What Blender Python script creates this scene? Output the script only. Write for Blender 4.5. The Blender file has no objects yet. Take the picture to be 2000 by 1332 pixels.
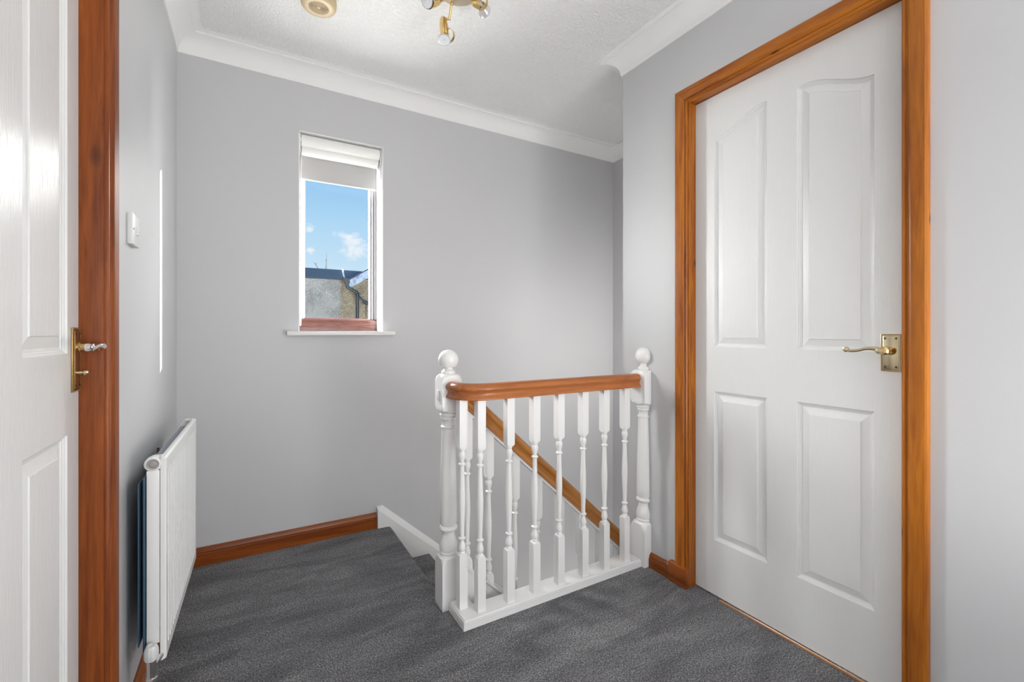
import bpy, bmesh, math, random
from mathutils import Vector, Matrix
from mathutils.geometry import tessellate_polygon
random.seed(4)
C = bpy.context.scene.collection
S = bpy.context.scene

# ------------------------------------------------------------------ camera
cam_d = bpy.data.cameras.new('camera'); cam = bpy.data.objects.new('camera', cam_d); C.objects.link(cam)
cam_d.sensor_width = 36; cam_d.lens = 875/2000*36; cam_d.shift_y = -0.009
cam_d.clip_start = 0.02
cam.location = (0, 0, 1.05)
cam.rotation_euler = (math.radians(90), 0, -math.atan2(511, 875))
S.camera = cam
S.view_settings.view_transform = 'Standard'; S.view_settings.look = 'None'
S.view_settings.gamma = 1; S.view_settings.use_curve_mapping = False
S.view_settings.exposure = 0.07

# ------------------------------------------------------------------ world: blue sky with a few clouds
W = bpy.data.worlds.new('sky'); S.world = W; W.use_nodes = True
nt = W.node_tree; N = nt.nodes; L = nt.links; N.clear()
out = N.new('ShaderNodeOutputWorld'); bg = N.new('ShaderNodeBackground'); bg.inputs['Strength'].default_value = 0.97
tc = N.new('ShaderNodeTexCoord'); sep = N.new('ShaderNodeSeparateXYZ'); L.new(tc.outputs['Generated'], sep.inputs[0])
ramp = N.new('ShaderNodeValToRGB'); L.new(sep.outputs['Z'], ramp.inputs[0])
e = ramp.color_ramp.elements
e[0].position = 0.0; e[0].color = (.66, .82, .94, 1)
e[1].position = 1.0; e[1].color = (.10, .25, .60, 1)
a = e.new(.14); a.color = (.58, .78, .95, 1); a = e.new(.22); a.color = (.44, .70, .93, 1); a = e.new(.34); a.color = (.27, .54, .87, 1)
last = ramp.outputs[0]
def cloud(direction, r, zs, seed):
    global last
    sub = N.new('ShaderNodeVectorMath'); sub.operation = 'SUBTRACT'; L.new(tc.outputs['Generated'], sub.inputs[0]); sub.inputs[1].default_value = direction
    mul = N.new('ShaderNodeVectorMath'); mul.operation = 'MULTIPLY'; L.new(sub.outputs[0], mul.inputs[0]); mul.inputs[1].default_value = (1/r, 1/r, 1/(r*zs))
    ln = N.new('ShaderNodeVectorMath'); ln.operation = 'LENGTH'; L.new(mul.outputs[0], ln.inputs[0])
    no = N.new('ShaderNodeTexNoise'); no.inputs['Scale'].default_value = 60; no.inputs['Detail'].default_value = 6; no.inputs['Distortion'].default_value = .3
    mp = N.new('ShaderNodeMapping'); mp.inputs['Scale'].default_value = (1, 1, 1.8); mp.inputs['Location'].default_value = (seed, seed*2, 0)
    L.new(tc.outputs['Generated'], mp.inputs[0]); L.new(mp.outputs[0], no.inputs['Vector'])
    m1 = N.new('ShaderNodeMath'); m1.operation = 'MULTIPLY_ADD'; L.new(ln.outputs['Value'], m1.inputs[0]); m1.inputs[1].default_value = -.42; L.new(no.outputs[0], m1.inputs[2])
    mr = N.new('ShaderNodeMapRange'); L.new(m1.outputs[0], mr.inputs[0]); mr.inputs[1].default_value = .10; mr.inputs[2].default_value = .46; mr.inputs[4].default_value = .8
    mx = N.new('ShaderNodeMix'); mx.data_type = 'RGBA'; L.new(mr.outputs[0], mx.inputs[0]); L.new(last, mx.inputs[6]); mx.inputs[7].default_value = (.93, .94, .98, 1)
    last = mx.outputs[2]
cloud((.1740, .9655, .1940), .030, .45, 1.0)
cloud((.1850, .9655, .1830), .026, .60, 4.4)
cloud((.190, .9675, .168), .034, .60, 7.7)
cloud((.1003, .9735, .2050), .012, .8, 2.0)
cloud((.1011, .9816, .1640), .012, .7, 3.0)
cloud((.60, .75, .25), .25, .4, 5.0)
cloud((-.50, .80, .30), .25, .4, 6.0)
L.new(last, bg.inputs[0]); L.new(bg.outputs[0], out.inputs[0])

# ------------------------------------------------------------------ lights
def lamp(name, kind, energy, loc=(0, 0, 0), direction=(0, 0, -1), color=(1, 1, 1), **k):
    d = bpy.data.lights.new(name, kind); d.energy = energy; d.color = color
    for a_, v in k.items(): setattr(d, a_, v)
    o = bpy.data.objects.new(name, d); C.objects.link(o); o.location = loc
    o.rotation_euler = Vector(direction).to_track_quat('-Z', 'Y').to_euler(); return o
lamp('low_sun', 'SUN', 7.0, direction=(-.642, -.490, -.200), color=(1, .95, .88), angle=math.radians(.6))
lamp('bright_sky', 'SUN', 62.0, direction=(.66, -.75, -.36), color=(1, .99, .98), angle=math.radians(68))
lamp('bright_sky_beside_sun', 'SUN', 20.0, direction=(-.72, -.66, -.16), color=(1, .98, .95), angle=math.radians(58))
lamp('ground_bounce_fill', 'AREA', 210, loc=(.55, 4.2, .05), direction=(-.05, -1, .75), color=(1, .98, .95), shape='RECTANGLE', size=2.2, size_y=1.2)  # added area lamp outside, hidden below the sill, lifts the ceiling
lamp('rear_fill', 'AREA', 16, loc=(.55, -1.72, 1.40), direction=(-.05, 1, .25), color=(1, .985, .965), shape='RECTANGLE', size=1.5, size_y=1.3)  # added fill behind the camera, shining towards the back wall
lamp('side_fill', 'AREA', 44, loc=(1.50, -.60, 1.00), direction=(-1, .60, .75), color=(1, .985, .965), shape='RECTANGLE', size=.75, size_y=1.6)  # added fill out of view, brightens the left wall; no doorway here
lamp('stair_foot_fill', 'AREA', 5.5, loc=(1.85, 1.85, -1.05), direction=(-.15, 0, 1), color=(1, .985, .965), shape='RECTANGLE', size=.5, size_y=.4)  # unseen upward fill added over the lower steps
lamp('stairwell_fill', 'AREA', 9.5, loc=(2.0, 1.60, 1.40), direction=(-.05, 1, .10), color=(1, .985, .965), shape='RECTANGLE', size=.55, size_y=1.9)  # added fill for the back wall, hidden behind the corner; no fitting there
lamp('rear_point_fill', 'POINT', 10, loc=(.65, -.75, 1.35), color=(1, .97, .93), shadow_soft_size=.25)  # invented point fill behind the camera, no fitting modelled

# ------------------------------------------------------------------ materials
def mat(name, color=(.8, .8, .8), rough=.5, metal=0, coat=0, spec=.5):
    m = bpy.data.materials.new(name); m.use_nodes = True
    b = m.node_tree.nodes['Principled BSDF']
    b.inputs['Base Color'].default_value = (*color, 1); b.inputs['Roughness'].default_value = rough
    b.inputs['Metallic'].default_value = metal; b.inputs['Coat Weight'].default_value = coat
    b.inputs['Coat Roughness'].default_value = .12
    b.inputs['Specular IOR Level'].default_value = spec
    return m
def nodes(m): return m.node_tree.nodes, m.node_tree.links, m.node_tree.nodes['Principled BSDF']
def coord(m, scale=(1, 1, 1)):
    n, l, b = nodes(m)
    t = n.new('ShaderNodeTexCoord'); mp = n.new('ShaderNodeMapping'); mp.inputs['Scale'].default_value = scale
    l.new(t.outputs['Object'], mp.inputs[0]); return mp.outputs[0]
def noise(m, vec, scale, detail=2, rough=.5, dist=0):
    n, l, b = nodes(m); t = n.new('ShaderNodeTexNoise'); l.new(vec, t.inputs['Vector'])
    t.inputs['Scale'].default_value = scale; t.inputs['Detail'].default_value = detail
    t.inputs['Roughness'].default_value = rough; t.inputs['Distortion'].default_value = dist
    return t.outputs[0]
def bump(m, h, strength, distance=.002):
    n, l, b = nodes(m); t = n.new('ShaderNodeBump'); t.inputs['Strength'].default_value = strength
    t.inputs['Distance'].default_value = distance; l.new(h, t.inputs['Height'])
    if b.inputs['Normal'].is_linked: l.new(b.inputs['Normal'].links[0].from_socket, t.inputs['Normal'])
    l.new(t.outputs[0], b.inputs['Normal'])
def rampc(m, fac, stops, to='Base Color'):
    n, l, b = nodes(m); r = n.new('ShaderNodeValToRGB'); l.new(fac, r.inputs[0]); el = r.color_ramp.elements
    while len(el) < len(stops): el.new(.5)
    for i, (p, c) in enumerate(stops):
        el[i].position = p; el[i].color = (*c, 1)
    if to: l.new(r.outputs[0], b.inputs[to])
    return r.outputs[0]
def mathn(m, op, a, b_=None, c=None, clamp=False):
    n, l, b = nodes(m); t = n.new('ShaderNodeMath'); t.operation = op; t.use_clamp = clamp
    for i, v in enumerate((a, b_, c)):
        if v is None: continue
        if isinstance(v, (int, float)): t.inputs[i].default_value = v
        else: l.new(v, t.inputs[i])
    return t.outputs[0]
def mixc(m, fac, a, b_, to=None):
    n, l, b = nodes(m); t = n.new('ShaderNodeMix'); t.data_type = 'RGBA'
    for i, v in ((0, fac), (6, a), (7, b_)):
        if isinstance(v, (int, float)): t.inputs[i].default_value = v
        elif isinstance(v, tuple): t.inputs[i].default_value = (*v, 1)
        else: l.new(v, t.inputs[i])
    if to: l.new(t.outputs[2], b.inputs[to])
    return t.outputs[2]

def paint(name, color, rough=.6, var=.012):
    m = mat(name, color, rough, spec=.35); v = coord(m)
    f = noise(m, v, 1.7, 3)
    rampc(m, f, [(.3, tuple(c*(1-var) for c in color)), (.7, tuple(min(1, c*(1+var)) for c in color))])
    bump(m, noise(m, v, 260, 3), .12, .0008)
    return m
M_wall = paint('wall_paint', (.575, .575, .583), .42)
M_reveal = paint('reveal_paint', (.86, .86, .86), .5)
M_cove = paint('coving_paint', (.85, .85, .84), .6)

M_ceil = mat('stippled_ceiling', (.90, .90, .89), .75)
v = coord(M_ceil)
n1 = noise(M_ceil, v, 95, 3, .55, .6); n2 = noise(M_ceil, v, 240, 2)
hh = mathn(M_ceil, 'MULTIPLY_ADD', n2, .35, n1)
r_ = rampc(M_ceil, hh, [(.48, (0, 0, 0)), (.78, (1, 1, 1))], None)
bump(M_ceil, r_, .85, .0042)
M_ceil_plain = paint('ceiling_margin_paint', (.88, .88, .87), .65)

M_carpet = mat('grey_carpet', (.1, .1, .105), 1.0, spec=.1)
v = coord(M_carpet)
f1 = noise(M_carpet, v, 460, 3, .7); f2 = noise(M_carpet, v, 210, 2, .6, .4)
f = mathn(M_carpet, 'ADD', mathn(M_carpet, 'MULTIPLY', f1, .6), mathn(M_carpet, 'MULTIPLY', f2, .4))
fine = rampc(M_carpet, f, [(.40, (.024, .024, .026)), (.50, (.130, .130, .138)), (.61, (.50, .50, .515))], None)
vs = coord(M_carpet, (1.6, 5.5, 1)); big = noise(M_carpet, vs, 1.9, 4, .6, .8)
bigc = rampc(M_carpet, big, [(.36, (.70, .70, .71)), (.52, (1.0, 1.0, 1.0)), (.68, (1.35, 1.34, 1.32))], None)
n, l, b = nodes(M_carpet)
mm = n.new('ShaderNodeMix'); mm.data_type = 'RGBA'; mm.blend_type = 'MULTIPLY'; mm.inputs[0].default_value = 1
l.new(fine, mm.inputs[6]); l.new(bigc, mm.inputs[7]); l.new(mm.outputs[2], b.inputs['Base Color'])
b.inputs['Sheen Weight'].default_value = .15
bump(M_carpet, f, .9, .006); bump(M_carpet, big, .25, .01)

def pine(name, axis, dark=(.24, .060, .008), light=(.54, .185, .018), rough=.34, knots=True, coat=.08, slope=0, kf=1.0):
    m = mat(name, light, rough, coat=coat, spec=.28); n, l, b = nodes(m)
    sc = [1, 1, 1]; sc[axis] = .07
    v = coord(m, tuple(sc))
    if slope:                                      # grain follows a sloping rail: rotate before stretching
        mp = v.node; mp.inputs['Scale'].default_value = (1, 1, 1); mp.inputs['Rotation'].default_value = (0, -slope, 0)
        m2 = n.new('ShaderNodeMapping'); m2.inputs['Scale'].default_value = tuple(sc); l.new(mp.outputs[0], m2.inputs[0]); v = m2.outputs[0]
    g = noise(m, v, 26, 4, .6, 1.2); g2 = noise(m, v, 150, 3, .6, .3)
    broad = noise(m, v, 6, 2)
    f = mathn(m, 'ADD', mathn(m, 'MULTIPLY', g, .45), mathn(m, 'ADD', mathn(m, 'MULTIPLY', g2, .2), mathn(m, 'MULTIPLY', broad, .35)))
    mid = tuple((a_+c_)/2 for a_, c_ in zip(dark, light))
    col = rampc(m, f, [(.38, dark), (.5, mid), (.62, light)], None)
    if knots:
        ks = [26*kf]*3; ks[axis] = 11*kf
        kv = coord(m, tuple(ks)); vo = n.new('ShaderNodeTexVoronoi'); vo.inputs['Scale'].default_value = 1; l.new(kv, vo.inputs['Vector'])
        sp = n.new('ShaderNodeSeparateColor'); l.new(vo.outputs['Color'], sp.inputs[0])
        keep = mathn(m, 'GREATER_THAN', sp.outputs[0], .80)
        ins = n.new('ShaderNodeMapRange'); l.new(vo.outputs['Distance'], ins.inputs[0])
        ins.inputs[1].default_value = .22; ins.inputs[2].default_value = .10
        k = mathn(m, 'MULTIPLY', keep, ins.outputs[0]); k = mathn(m, 'MULTIPLY', k, .85)
        col = mixc(m, k, col, (.05, .016, .008))
    l.new(col, b.inputs['Base Color'])
    bump(m, g2, .12, .0006)
    return m
PX = pine('pine_along_x', 0, (.21, .060, .014), (.42, .15, .03)); PY = pine('pine_along_y', 1); PZ = pine('pine_along_z', 2)
PRAIL = pine('handrail_pine', 0, (.28, .078, .020), (.52, .185, .055), .28, knots=False, coat=.3)
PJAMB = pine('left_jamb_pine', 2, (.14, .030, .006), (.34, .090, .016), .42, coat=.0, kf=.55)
PSKX = pine('skirting_pine_x', 0, (.19, .044, .008), (.40, .110, .018), .3); PSKY = pine('skirting_pine_y', 1, (.16, .04, .008), (.37, .10, .018), .3)

def white_wood(name, color=(.80, .80, .795), rough=.28, scuff=True):
    m = mat(name, color, rough, spec=.5); v = coord(m)
    if scuff:
        f = noise(m, v, 60, 5, .75, .5)
        rampc(m, f, [(.22, (.42, .38, .35)), (.30, color), (1, color)])
    bump(m, noise(m, v, 90, 2), .08, .0006)
    return m
M_white = white_wood('white_gloss_joinery', (.83, .825, .815))

def door_white(name, grain_axis=2):
    m = mat(name, (.74, .74, .73), .22, spec=.36); n, l, b = nodes(m)
    sc = [1, 1, 1]; sc[grain_axis] = .035
    v = coord(m, tuple(sc)); g = noise(m, v, 330, 3, .65, .5)
    bump(m, g, .55, .0013)
    v2 = coord(m, (1, 1, .12)); bump(m, noise(m, v2, 40, 2), .10, .002)
    return m
M_door = door_white('embossed_white_door')
M_door_plain = mat('smooth_white_gloss', (.80, .80, .80), .25)
M_brass = mat('pale_brass', (.70, .60, .40), .22, metal=1)
M_brass_dark = mat('aged_brass', (.45, .30, .13), .3, metal=1)
M_gold = mat('polished_gold_brass', (.80, .58, .27), .16, metal=1)
M_chrome = mat('worn_chrome', (.75, .72, .70), .12, metal=1)
M_plate = mat('satin_beige_plate', (.52, .44, .33), .3, metal=.35)
M_screw = mat('dark_screw', (.05, .045, .04), .4, metal=.6)
M_rad = mat('radiator_enamel', (.82, .82, .81), .3)
M_radf = mat('radiator_fins', (.50, .52, .57), .4)
M_radb = mat('dark_blue_backing', (.035, .075, .12), .6)
M_greyplug = mat('dull_steel_plug', (.42, .40, .38), .45, metal=.5)
M_plastic = mat('white_plastic', (.72, .72, .72), .35)
M_cream = mat('yellowed_cream_plastic', (.58, .45, .27), .45)
M_cream_shade = mat('shaded_cream_plastic', (.10, .07, .035), .6)  # same cream plastic, with the shade between the grille rings in its colour
M_glassb = mat('frosted_bulb_glass', (.75, .77, .80), .18)
M_bulbback = mat('silvered_bulb', (.62, .62, .63), .25, metal=.3)
M_blind = mat('blind_fabric', (.50, .49, .48), .8)
n, l, b = nodes(M_blind); tr = n.new('ShaderNodeBsdfTranslucent'); tr.inputs[0].default_value = (.74, .73, .72, 1)
mx = n.new('ShaderNodeMixShader'); mx.inputs[0].default_value = .03
l.new(b.outputs[0], mx.inputs[1]); l.new(tr.outputs[0], mx.inputs[2]); l.new(mx.outputs[0], n['Material Output'].inputs[0])
M_cass = mat('blind_cassette_white', (.84, .84, .81), .4)
M_mahog = mat('mahogany_frame', (.20, .075, .055), .3, coat=.3)
v = coord(M_mahog, (.08, 1, 1)); rampc(M_mahog, noise(M_mahog, v, 160, 4, .6, .6), [(.35, (.10, .035, .026)), (.65, (.23, .095, .075))])
M_stile_glare = mat('frame_reflection_grey', (.13, .12, .13), .3)  # reflection on the dark wood frame, put into the stile colour
M_glass = bpy.data.materials.new('window_glass'); M_glass.use_nodes = True
n, l = M_glass.node_tree.nodes, M_glass.node_tree.links; n.clear()
o_ = n.new('ShaderNodeOutputMaterial'); tb = n.new('ShaderNodeBsdfTransparent'); tb.inputs[0].default_value = (.97, .98, .98, 1)
gb = n.new('ShaderNodeBsdfGlossy'); gb.inputs['Roughness'].default_value = .01; fr = n.new('ShaderNodeFresnel'); fr.inputs[0].default_value = 1.3
ms = n.new('ShaderNodeMixShader'); ms.inputs[0].default_value = .004; l.new(tb.outputs[0], ms.inputs[1]); l.new(gb.outputs[0], ms.inputs[2]); l.new(ms.outputs[0], o_.inputs[0])
def roughcast(name, c0, c1, c2):
    m = mat(name, c1, .95, spec=.1); v = coord(m)
    vo = m.node_tree.nodes.new('ShaderNodeTexVoronoi'); vo.inputs['Scale'].default_value = 75; m.node_tree.links.new(v, vo.inputs['Vector'])
    f = mathn(m, 'ADD', mathn(m, 'MULTIPLY', noise(m, v, 1.6, 4, .65), .75), mathn(m, 'MULTIPLY', vo.outputs['Distance'], .45))
    rampc(m, f, [(.38, c0), (.58, c1), (.78, c2)])
    bump(m, vo.outputs['Distance'], .9, .03)
    return m
M_rc_grey = roughcast('grey_roughcast', (.20, .19, .17), (.46, .44, .41), (.66, .64, .60))
M_rc_tan = roughcast('tan_roughcast', (.22, .17, .11), (.52, .43, .30), (.72, .64, .50))
M_slate = mat('dark_slate_blue_roofing', (.045, .075, .12), .6)
M_barge = mat('weathered_pale_fascia', (.42, .50, .62), .5)
v = coord(M_barge); rampc(M_barge, noise(M_barge, v, 7, 4, .7), [(.35, (.20, .25, .33)), (.55, (.48, .56, .70))])
M_pipe = mat('black_drainpipe', (.03, .035, .045), .35)
M_twig = mat('bare_twig', (.12, .10, .09), .8)
M_ground = mat('yard_ground', (.20, .20, .19), .9)
M_strip = mat('copper_threshold', (.55, .28, .13), .35, metal=.6)
M_dark = mat('dark_gap', (.02, .018, .016), .8)

# ------------------------------------------------------------------ mesh helpers (all coordinates are world coordinates)
def empty(name, loc, label=None, cat=None, group=None, kind=None):
    o = bpy.data.objects.new(name, None); C.objects.link(o); o.location = loc; o.empty_display_size = .05
    return tag(o, label, cat, group, kind)
def tag(o, label=None, cat=None, group=None, kind=None):
    if label: o['label'] = label
    if cat: o['category'] = cat
    if group: o['group'] = group
    if kind: o['kind'] = kind
    return o
WL = {}
def wloc(o): return WL.get(o.name, Vector(o.location))
def obj(name, bm, m, parent=None, smooth=35, origin=None, label=None):
    off = wloc(parent) if parent else Vector(origin if origin is not None else (0, 0, 0))
    bmesh.ops.remove_doubles(bm, verts=bm.verts, dist=1e-6)
    bmesh.ops.recalc_face_normals(bm, faces=bm.faces)
    bmesh.ops.translate(bm, verts=bm.verts, vec=-off)
    me = bpy.data.meshes.new(name); 
    for f in bm.faces: f.smooth = True
    bm.to_mesh(me); bm.free(); me.materials.append(m)
    me.set_sharp_from_angle(angle=math.radians(smooth))
    o = bpy.data.objects.new(name, me); C.objects.link(o)
    if parent: o.parent = parent; WL[o.name] = off
    else: o.location = off; WL[o.name] = off
    if label: o['label'] = label
    return o
def struct(name, bm, m, **k):
    o = obj(name, bm, m, **k); o['kind'] = 'structure'; return o
def B(): return bmesh.new()
def box(bm, x0, x1, y0, y1, z0, z1, bev=0, seg=2):
    r = bmesh.ops.create_cube(bm, size=1); vs = r['verts']
    for v in vs: v.co = Vector(((x0+x1)/2+v.co.x*(x1-x0), (y0+y1)/2+v.co.y*(y1-y0), (z0+z1)/2+v.co.z*(z1-z0)))
    if bev:
        es = list({e for v in vs for e in v.link_edges})
        bmesh.ops.bevel(bm, geom=es, offset=bev, segments=seg, affect='EDGES', profile=.5)
def prism(bm, pts, axis, a0, a1):
    """polygon pts in the two other axes (in x,y,z order) extruded along axis"""
    def P(p, a):
        q = [p[0], p[1]]; q.insert(axis, a); return Vector(q)
    n = len(pts)
    lo = [bm.verts.new(P(p, a0)) for p in pts]; hi = [bm.verts.new(P(p, a1)) for p in pts]
    for i in range(n): bm.faces.new((lo[i], lo[(i+1) % n], hi[(i+1) % n], hi[i]))
    for tri in tessellate_polygon([[Vector((p[0], p[1], 0)) for p in pts]]):
        bm.faces.new([lo[i] for i in tri]); bm.faces.new([hi[i] for i in tri])
def loft(bm, rings, closed=True, cap=True, loop=False):
    R = [[bm.verts.new(p) for p in r] for r in rings]; n = len(R[0])
    rng = range(len(R)) if loop else range(len(R)-1)
    for i in rng:
        a_, b_ = R[i], R[(i+1) % len(R)]
        for j in range(n if closed else n-1):
            bm.faces.new((a_[j], a_[(j+1) % n], b_[(j+1) % n], b_[j]))
    if cap and not loop:
        for r in (R[0], R[-1]): bm.faces.new(r)
    return R
def sweep_v(bm, prof, path, zs=None):
    """profile (s, z) swept along a path, section kept vertical; z stretched on slopes"""
    rings = []
    for i, p in enumerate(path):
        p = Vector(p); a_ = Vector(path[max(i-1, 0)]); c_ = Vector(path[min(i+1, len(path)-1)])
        d = (c_-a_); h = Vector((d.x, d.y, 0)); st = d.length/h.length; h.normalize(); s = Vector((h.y, -h.x, 0))
        rings.append([p+s*q[0]+Vector((0, 0, q[1]*st)) for q in prof])
    loft(bm, rings)
def tube(bm, pts, r, seg=12, cap=True):
    pts = [Vector(p) for p in pts]; n = len(pts); rr = r if isinstance(r, (list, tuple)) else [r]*n
    t = [(pts[min(i+1, n-1)]-pts[max(i-1, 0)]).normalized() for i in range(n)]
    up = Vector((0, 0, 1)) if abs(t[0].z) < .9 else Vector((1, 0, 0))
    u = t[0].cross(up).normalized(); rings = []
    for i in range(n):
        u = (u-t[i]*u.dot(t[i])).normalized(); w = t[i].cross(u)
        rings.append([pts[i]+(u*math.cos(k*2*math.pi/seg)+w*math.sin(k*2*math.pi/seg))*rr[i] for k in range(seg)])
    loft(bm, rings, cap=cap)
def lathe(bm, o, axis, prof, seg=32, cap=True):
    """prof: list of (distance along axis, radius)"""
    o = Vector(o); ax = Vector(axis).normalized(); u = ax.orthogonal().normalized(); w = ax.cross(u)
    loft(bm, [[o+ax*d+(u*math.cos(k*2*math.pi/seg)+w*math.sin(k*2*math.pi/seg))*max(r, 1e-4) for k in range(seg)] for d, r in prof], cap=cap)
def turned(bm, cx, cy, prof, h, seg=48):
    """turned post: radius = min(square of half width h, profile radius)"""
    rings = []
    for z, R in prof:
        ring = []
        for k in range(seg):
            a_ = k*2*math.pi/seg+math.pi/4; c, s = math.cos(a_), math.sin(a_)
            r = min(h/max(abs(c), abs(s)), R); ring.append(Vector((cx+c*r, cy+s*r, z)))
        rings.append(ring)
    loft(bm, rings)
def catmull(pts, n=6):
    P = [Vector(p) for p in pts]; P = [P[0]*2-P[1]]+P+[P[-1]*2-P[-2]]; o = []
    for i in range(1, len(P)-2):
        for k in range(n):
            t = k/n; a_, b_, c, d = P[i-1], P[i], P[i+1], P[i+2]
            o.append(.5*((2*b_)+(c-a_)*t+(2*a_-5*b_+4*c-d)*t*t+(3*b_-a_-3*c+d)*t**3))
    o.append(P[-2]); return o

# ------------------------------------------------------------------ key dimensions (metres)
XL, XR, YB, XB = -.281, 1.553, 2.45, 2.283      # left wall, right wall, back wall, stairwell end wall
YC = 1.597                                      # outside corner of the right wall
HC = 2.363                                      # ceiling
WX0, WX1, WZ0, WZ1 = .206, .621, 1.052, 2.049   # window opening
DXL, DXR = -.3175, 1.59                         # faces of the two doors
LY0, LY1 = .575, 1.300                          # left door opening
RY0, RY1 = .521, 1.222                          # right door opening
LOW = -2.62

def wall_x(bm, x0, x1, y0, y1, z0, z1, hole=None):
    if not hole: box(bm, x0, x1, y0, y1, z0, z1); return
    hy0, hy1, hz0, hz1 = hole
    prism_ring(bm, 0, x0, x1, (y0, z0, y1, z1), (hy0, hz0, hy1, hz1))
def prism_ring(bm, axis, a0, a1, outer, hole):
    """slab with one rectangular hole, faces split so that it stays one clean mesh"""
    o0, o1, o2, o3 = outer; h0, h1, h2, h3 = hole
    h1 = max(h1, o1)
    xs = [o0, h0, h2, o2]; zs = [o1, h1, h3, o3]
    def P(u, v, a):
        q = [u, v]; q.insert(axis, a); return Vector(q)
    for i in range(3):
        for j in range(3):
            if (i == 1 and j == 1) or zs[j+1]-zs[j] < 1e-6: continue
            for a in (a0, a1):
                bm.faces.new([bm.verts.new(P(u, v, a)) for u, v in ((xs[i], zs[j]), (xs[i+1], zs[j]), (xs[i+1], zs[j+1]), (xs[i], zs[j+1]))])
    def side(u0, v0, u1, v1):
        bm.faces.new([bm.verts.new(P(u0, v0, a0)), bm.verts.new(P(u1, v1, a0)), bm.verts.new(P(u1, v1, a1)), bm.verts.new(P(u0, v0, a1))])
    for i in range(3): 
        side(xs[i], o3, xs[i+1], o3)
        if not (i == 1 and h1 == o1): side(xs[i], o1, xs[i+1], o1)
    for j in range(3):
        if zs[j+1]-zs[j] < 1e-6: continue
        side(o0, zs[j], o0, zs[j+1]); side(o2, zs[j], o2, zs[j+1])
    side(h0, h1, h0, h3); side(h2, h1, h2, h3); side(h0, h3, h2, h3)
    if h1 > o1: side(h0, h1, h2, h1)

YREAR = -1.8
# walls
bm = B(); wall_x(bm, XL-.11, XL, YREAR-.1, YB, -.25, HC+.05, (LY0-.004, LY1+.004, -.25, 2.0)); struct('wall_left', bm, M_wall)
bm = B(); wall_x(bm, XR, XR+.11, YREAR-.1, YC, -.25, HC+.05, (RY0-.004, RY1+.004, -.25, 2.0)); struct('wall_right', bm, M_wall)
bm = B(); prism_ring(bm, 1, YB, 2.72, (XL-.11, LOW, XB+.1, HC+.05), (WX0, WZ0, WX1, WZ1)); struct('wall_back', bm, M_wall)
bm = B(); box(bm, XB, XB+.1, YC-.1, YB, LOW, HC+.05); struct('wall_stairwell_end', bm, M_wall)
bm = B(); box(bm, XR+.11, XB, YC-.1, YC, LOW, HC+.05); box(bm, XR, XR+.11, YC-.1, YC, LOW, -.25); struct('wall_stairwell_front', bm, M_wall)
bm = B(); prism_ring(bm, 1, YREAR-.1, YREAR, (XL, -.25, XR, HC+.05), (-.25, .75, 1.35, 2.15)); struct('wall_rear', bm, M_wall)
bm = B(); box(bm, -.30, -.28+.0, .3, YB, LOW, -.25); struct('wall_hall_left', bm, M_wall)
bm = B(); box(bm, -.28, XB, .3, .4, LOW, -.25); struct('wall_hall_front', bm, M_wall)
bm = B(); box(bm, -.3, XB+.1, .3, 2.72, LOW-.1, LOW); struct('floor_hall', bm, M_carpet)
# ceiling with smooth margins along the coving
bm = B(); box(bm, XL-.11, XB+.1, YREAR-.1, 2.72, HC, HC+.1); struct('ceiling', bm, M_ceil)

# coving
CP = [(0, 0)] + [(.006, 0)] + [(.008+.066*(1-math.cos(math.radians(a_))), .006+.066*math.sin(math.radians(a_))) for a_ in (0, 12, 24, 36, 48, 60, 72, 84, 90)] + [(.074, .080), (0, .080)]
# CP: (distance from wall, height above the lower edge)
def cove(name, a, b, n, ma, mb, n_off=None):
    """run from a to b (plan points on the wall line), n = normal into the room, ma/mb = mitre shift of the ends per unit projection"""
    a, b, n = Vector((*a, 0)), Vector((*b, 0)), Vector((*n, 0)); d = (b-a).normalized(); bm = B()
    z0 = HC-.080
    loft(bm, [[p+n*q[0]+d*q[0]*m+Vector((0, 0, z0+q[1])) for q in CP] for p, m in ((a, ma), (b, mb))])
    return bm
runs = [((XL, YREAR), (XL, YB), (1, 0), 1, -1), ((XL, YB), (XB, YB), (0, -1), 1, -1), ((XB, YB), (XB, YC), (-1, 0), 1, -1),
        ((XB, YC), (XR, YC), (0, 1), 1, 1), ((XR, YC), (XR, YREAR), (-1, 0), -1, -1), ((XR, YREAR), (XL, YREAR), (0, 1), 1, -1)]
for i, r in enumerate(runs):
    bm = cove('', *r); struct('trim_%d' % (i+1), bm, M_cove, smooth=40)
# smooth painted ceiling margin beside the coving (flat band, slightly proud of the stipple)
def band(name, x0, x1, y0, y1):
    bm = B(); box(bm, x0, x1, y0, y1, HC-.0012, HC+.001); struct(name, bm, M_ceil_plain)
band('trim_7', XL+.07, XL+.098, YREAR, YB); band('trim_8', XL+.098, XB, YB-.105, YB-.07); 
band('trim_9', XR-.098, XR-.07, YREAR, YC+.09); band('trim_10', XR-.07, XB-.07, YC+.07, YC+.09)

# landing floor (carpet) with rounded nosing at the top of the stairs
bm = B()
poly = [(-.45, YREAR), (1.70, YREAR), (1.70, 1.525), (.700, 1.525), (.700, 1.578), (.620, 1.578), (.620, 1.662), (.640, 1.662), (.640, YB), (-.45, YB)]
prism(bm, poly, 2, -.22, 0)
arc = [(.640, 0)] + [(.640+.020*math.sin(math.radians(t)), -.020+.020*math.cos(math.radians(t))) for t in range(15, 181, 15)] + [(.640, -.04)]
prism(bm, arc, 1, 1.640, YB-.0)
struct('floor', bm, M_carpet, smooth=50)

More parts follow.
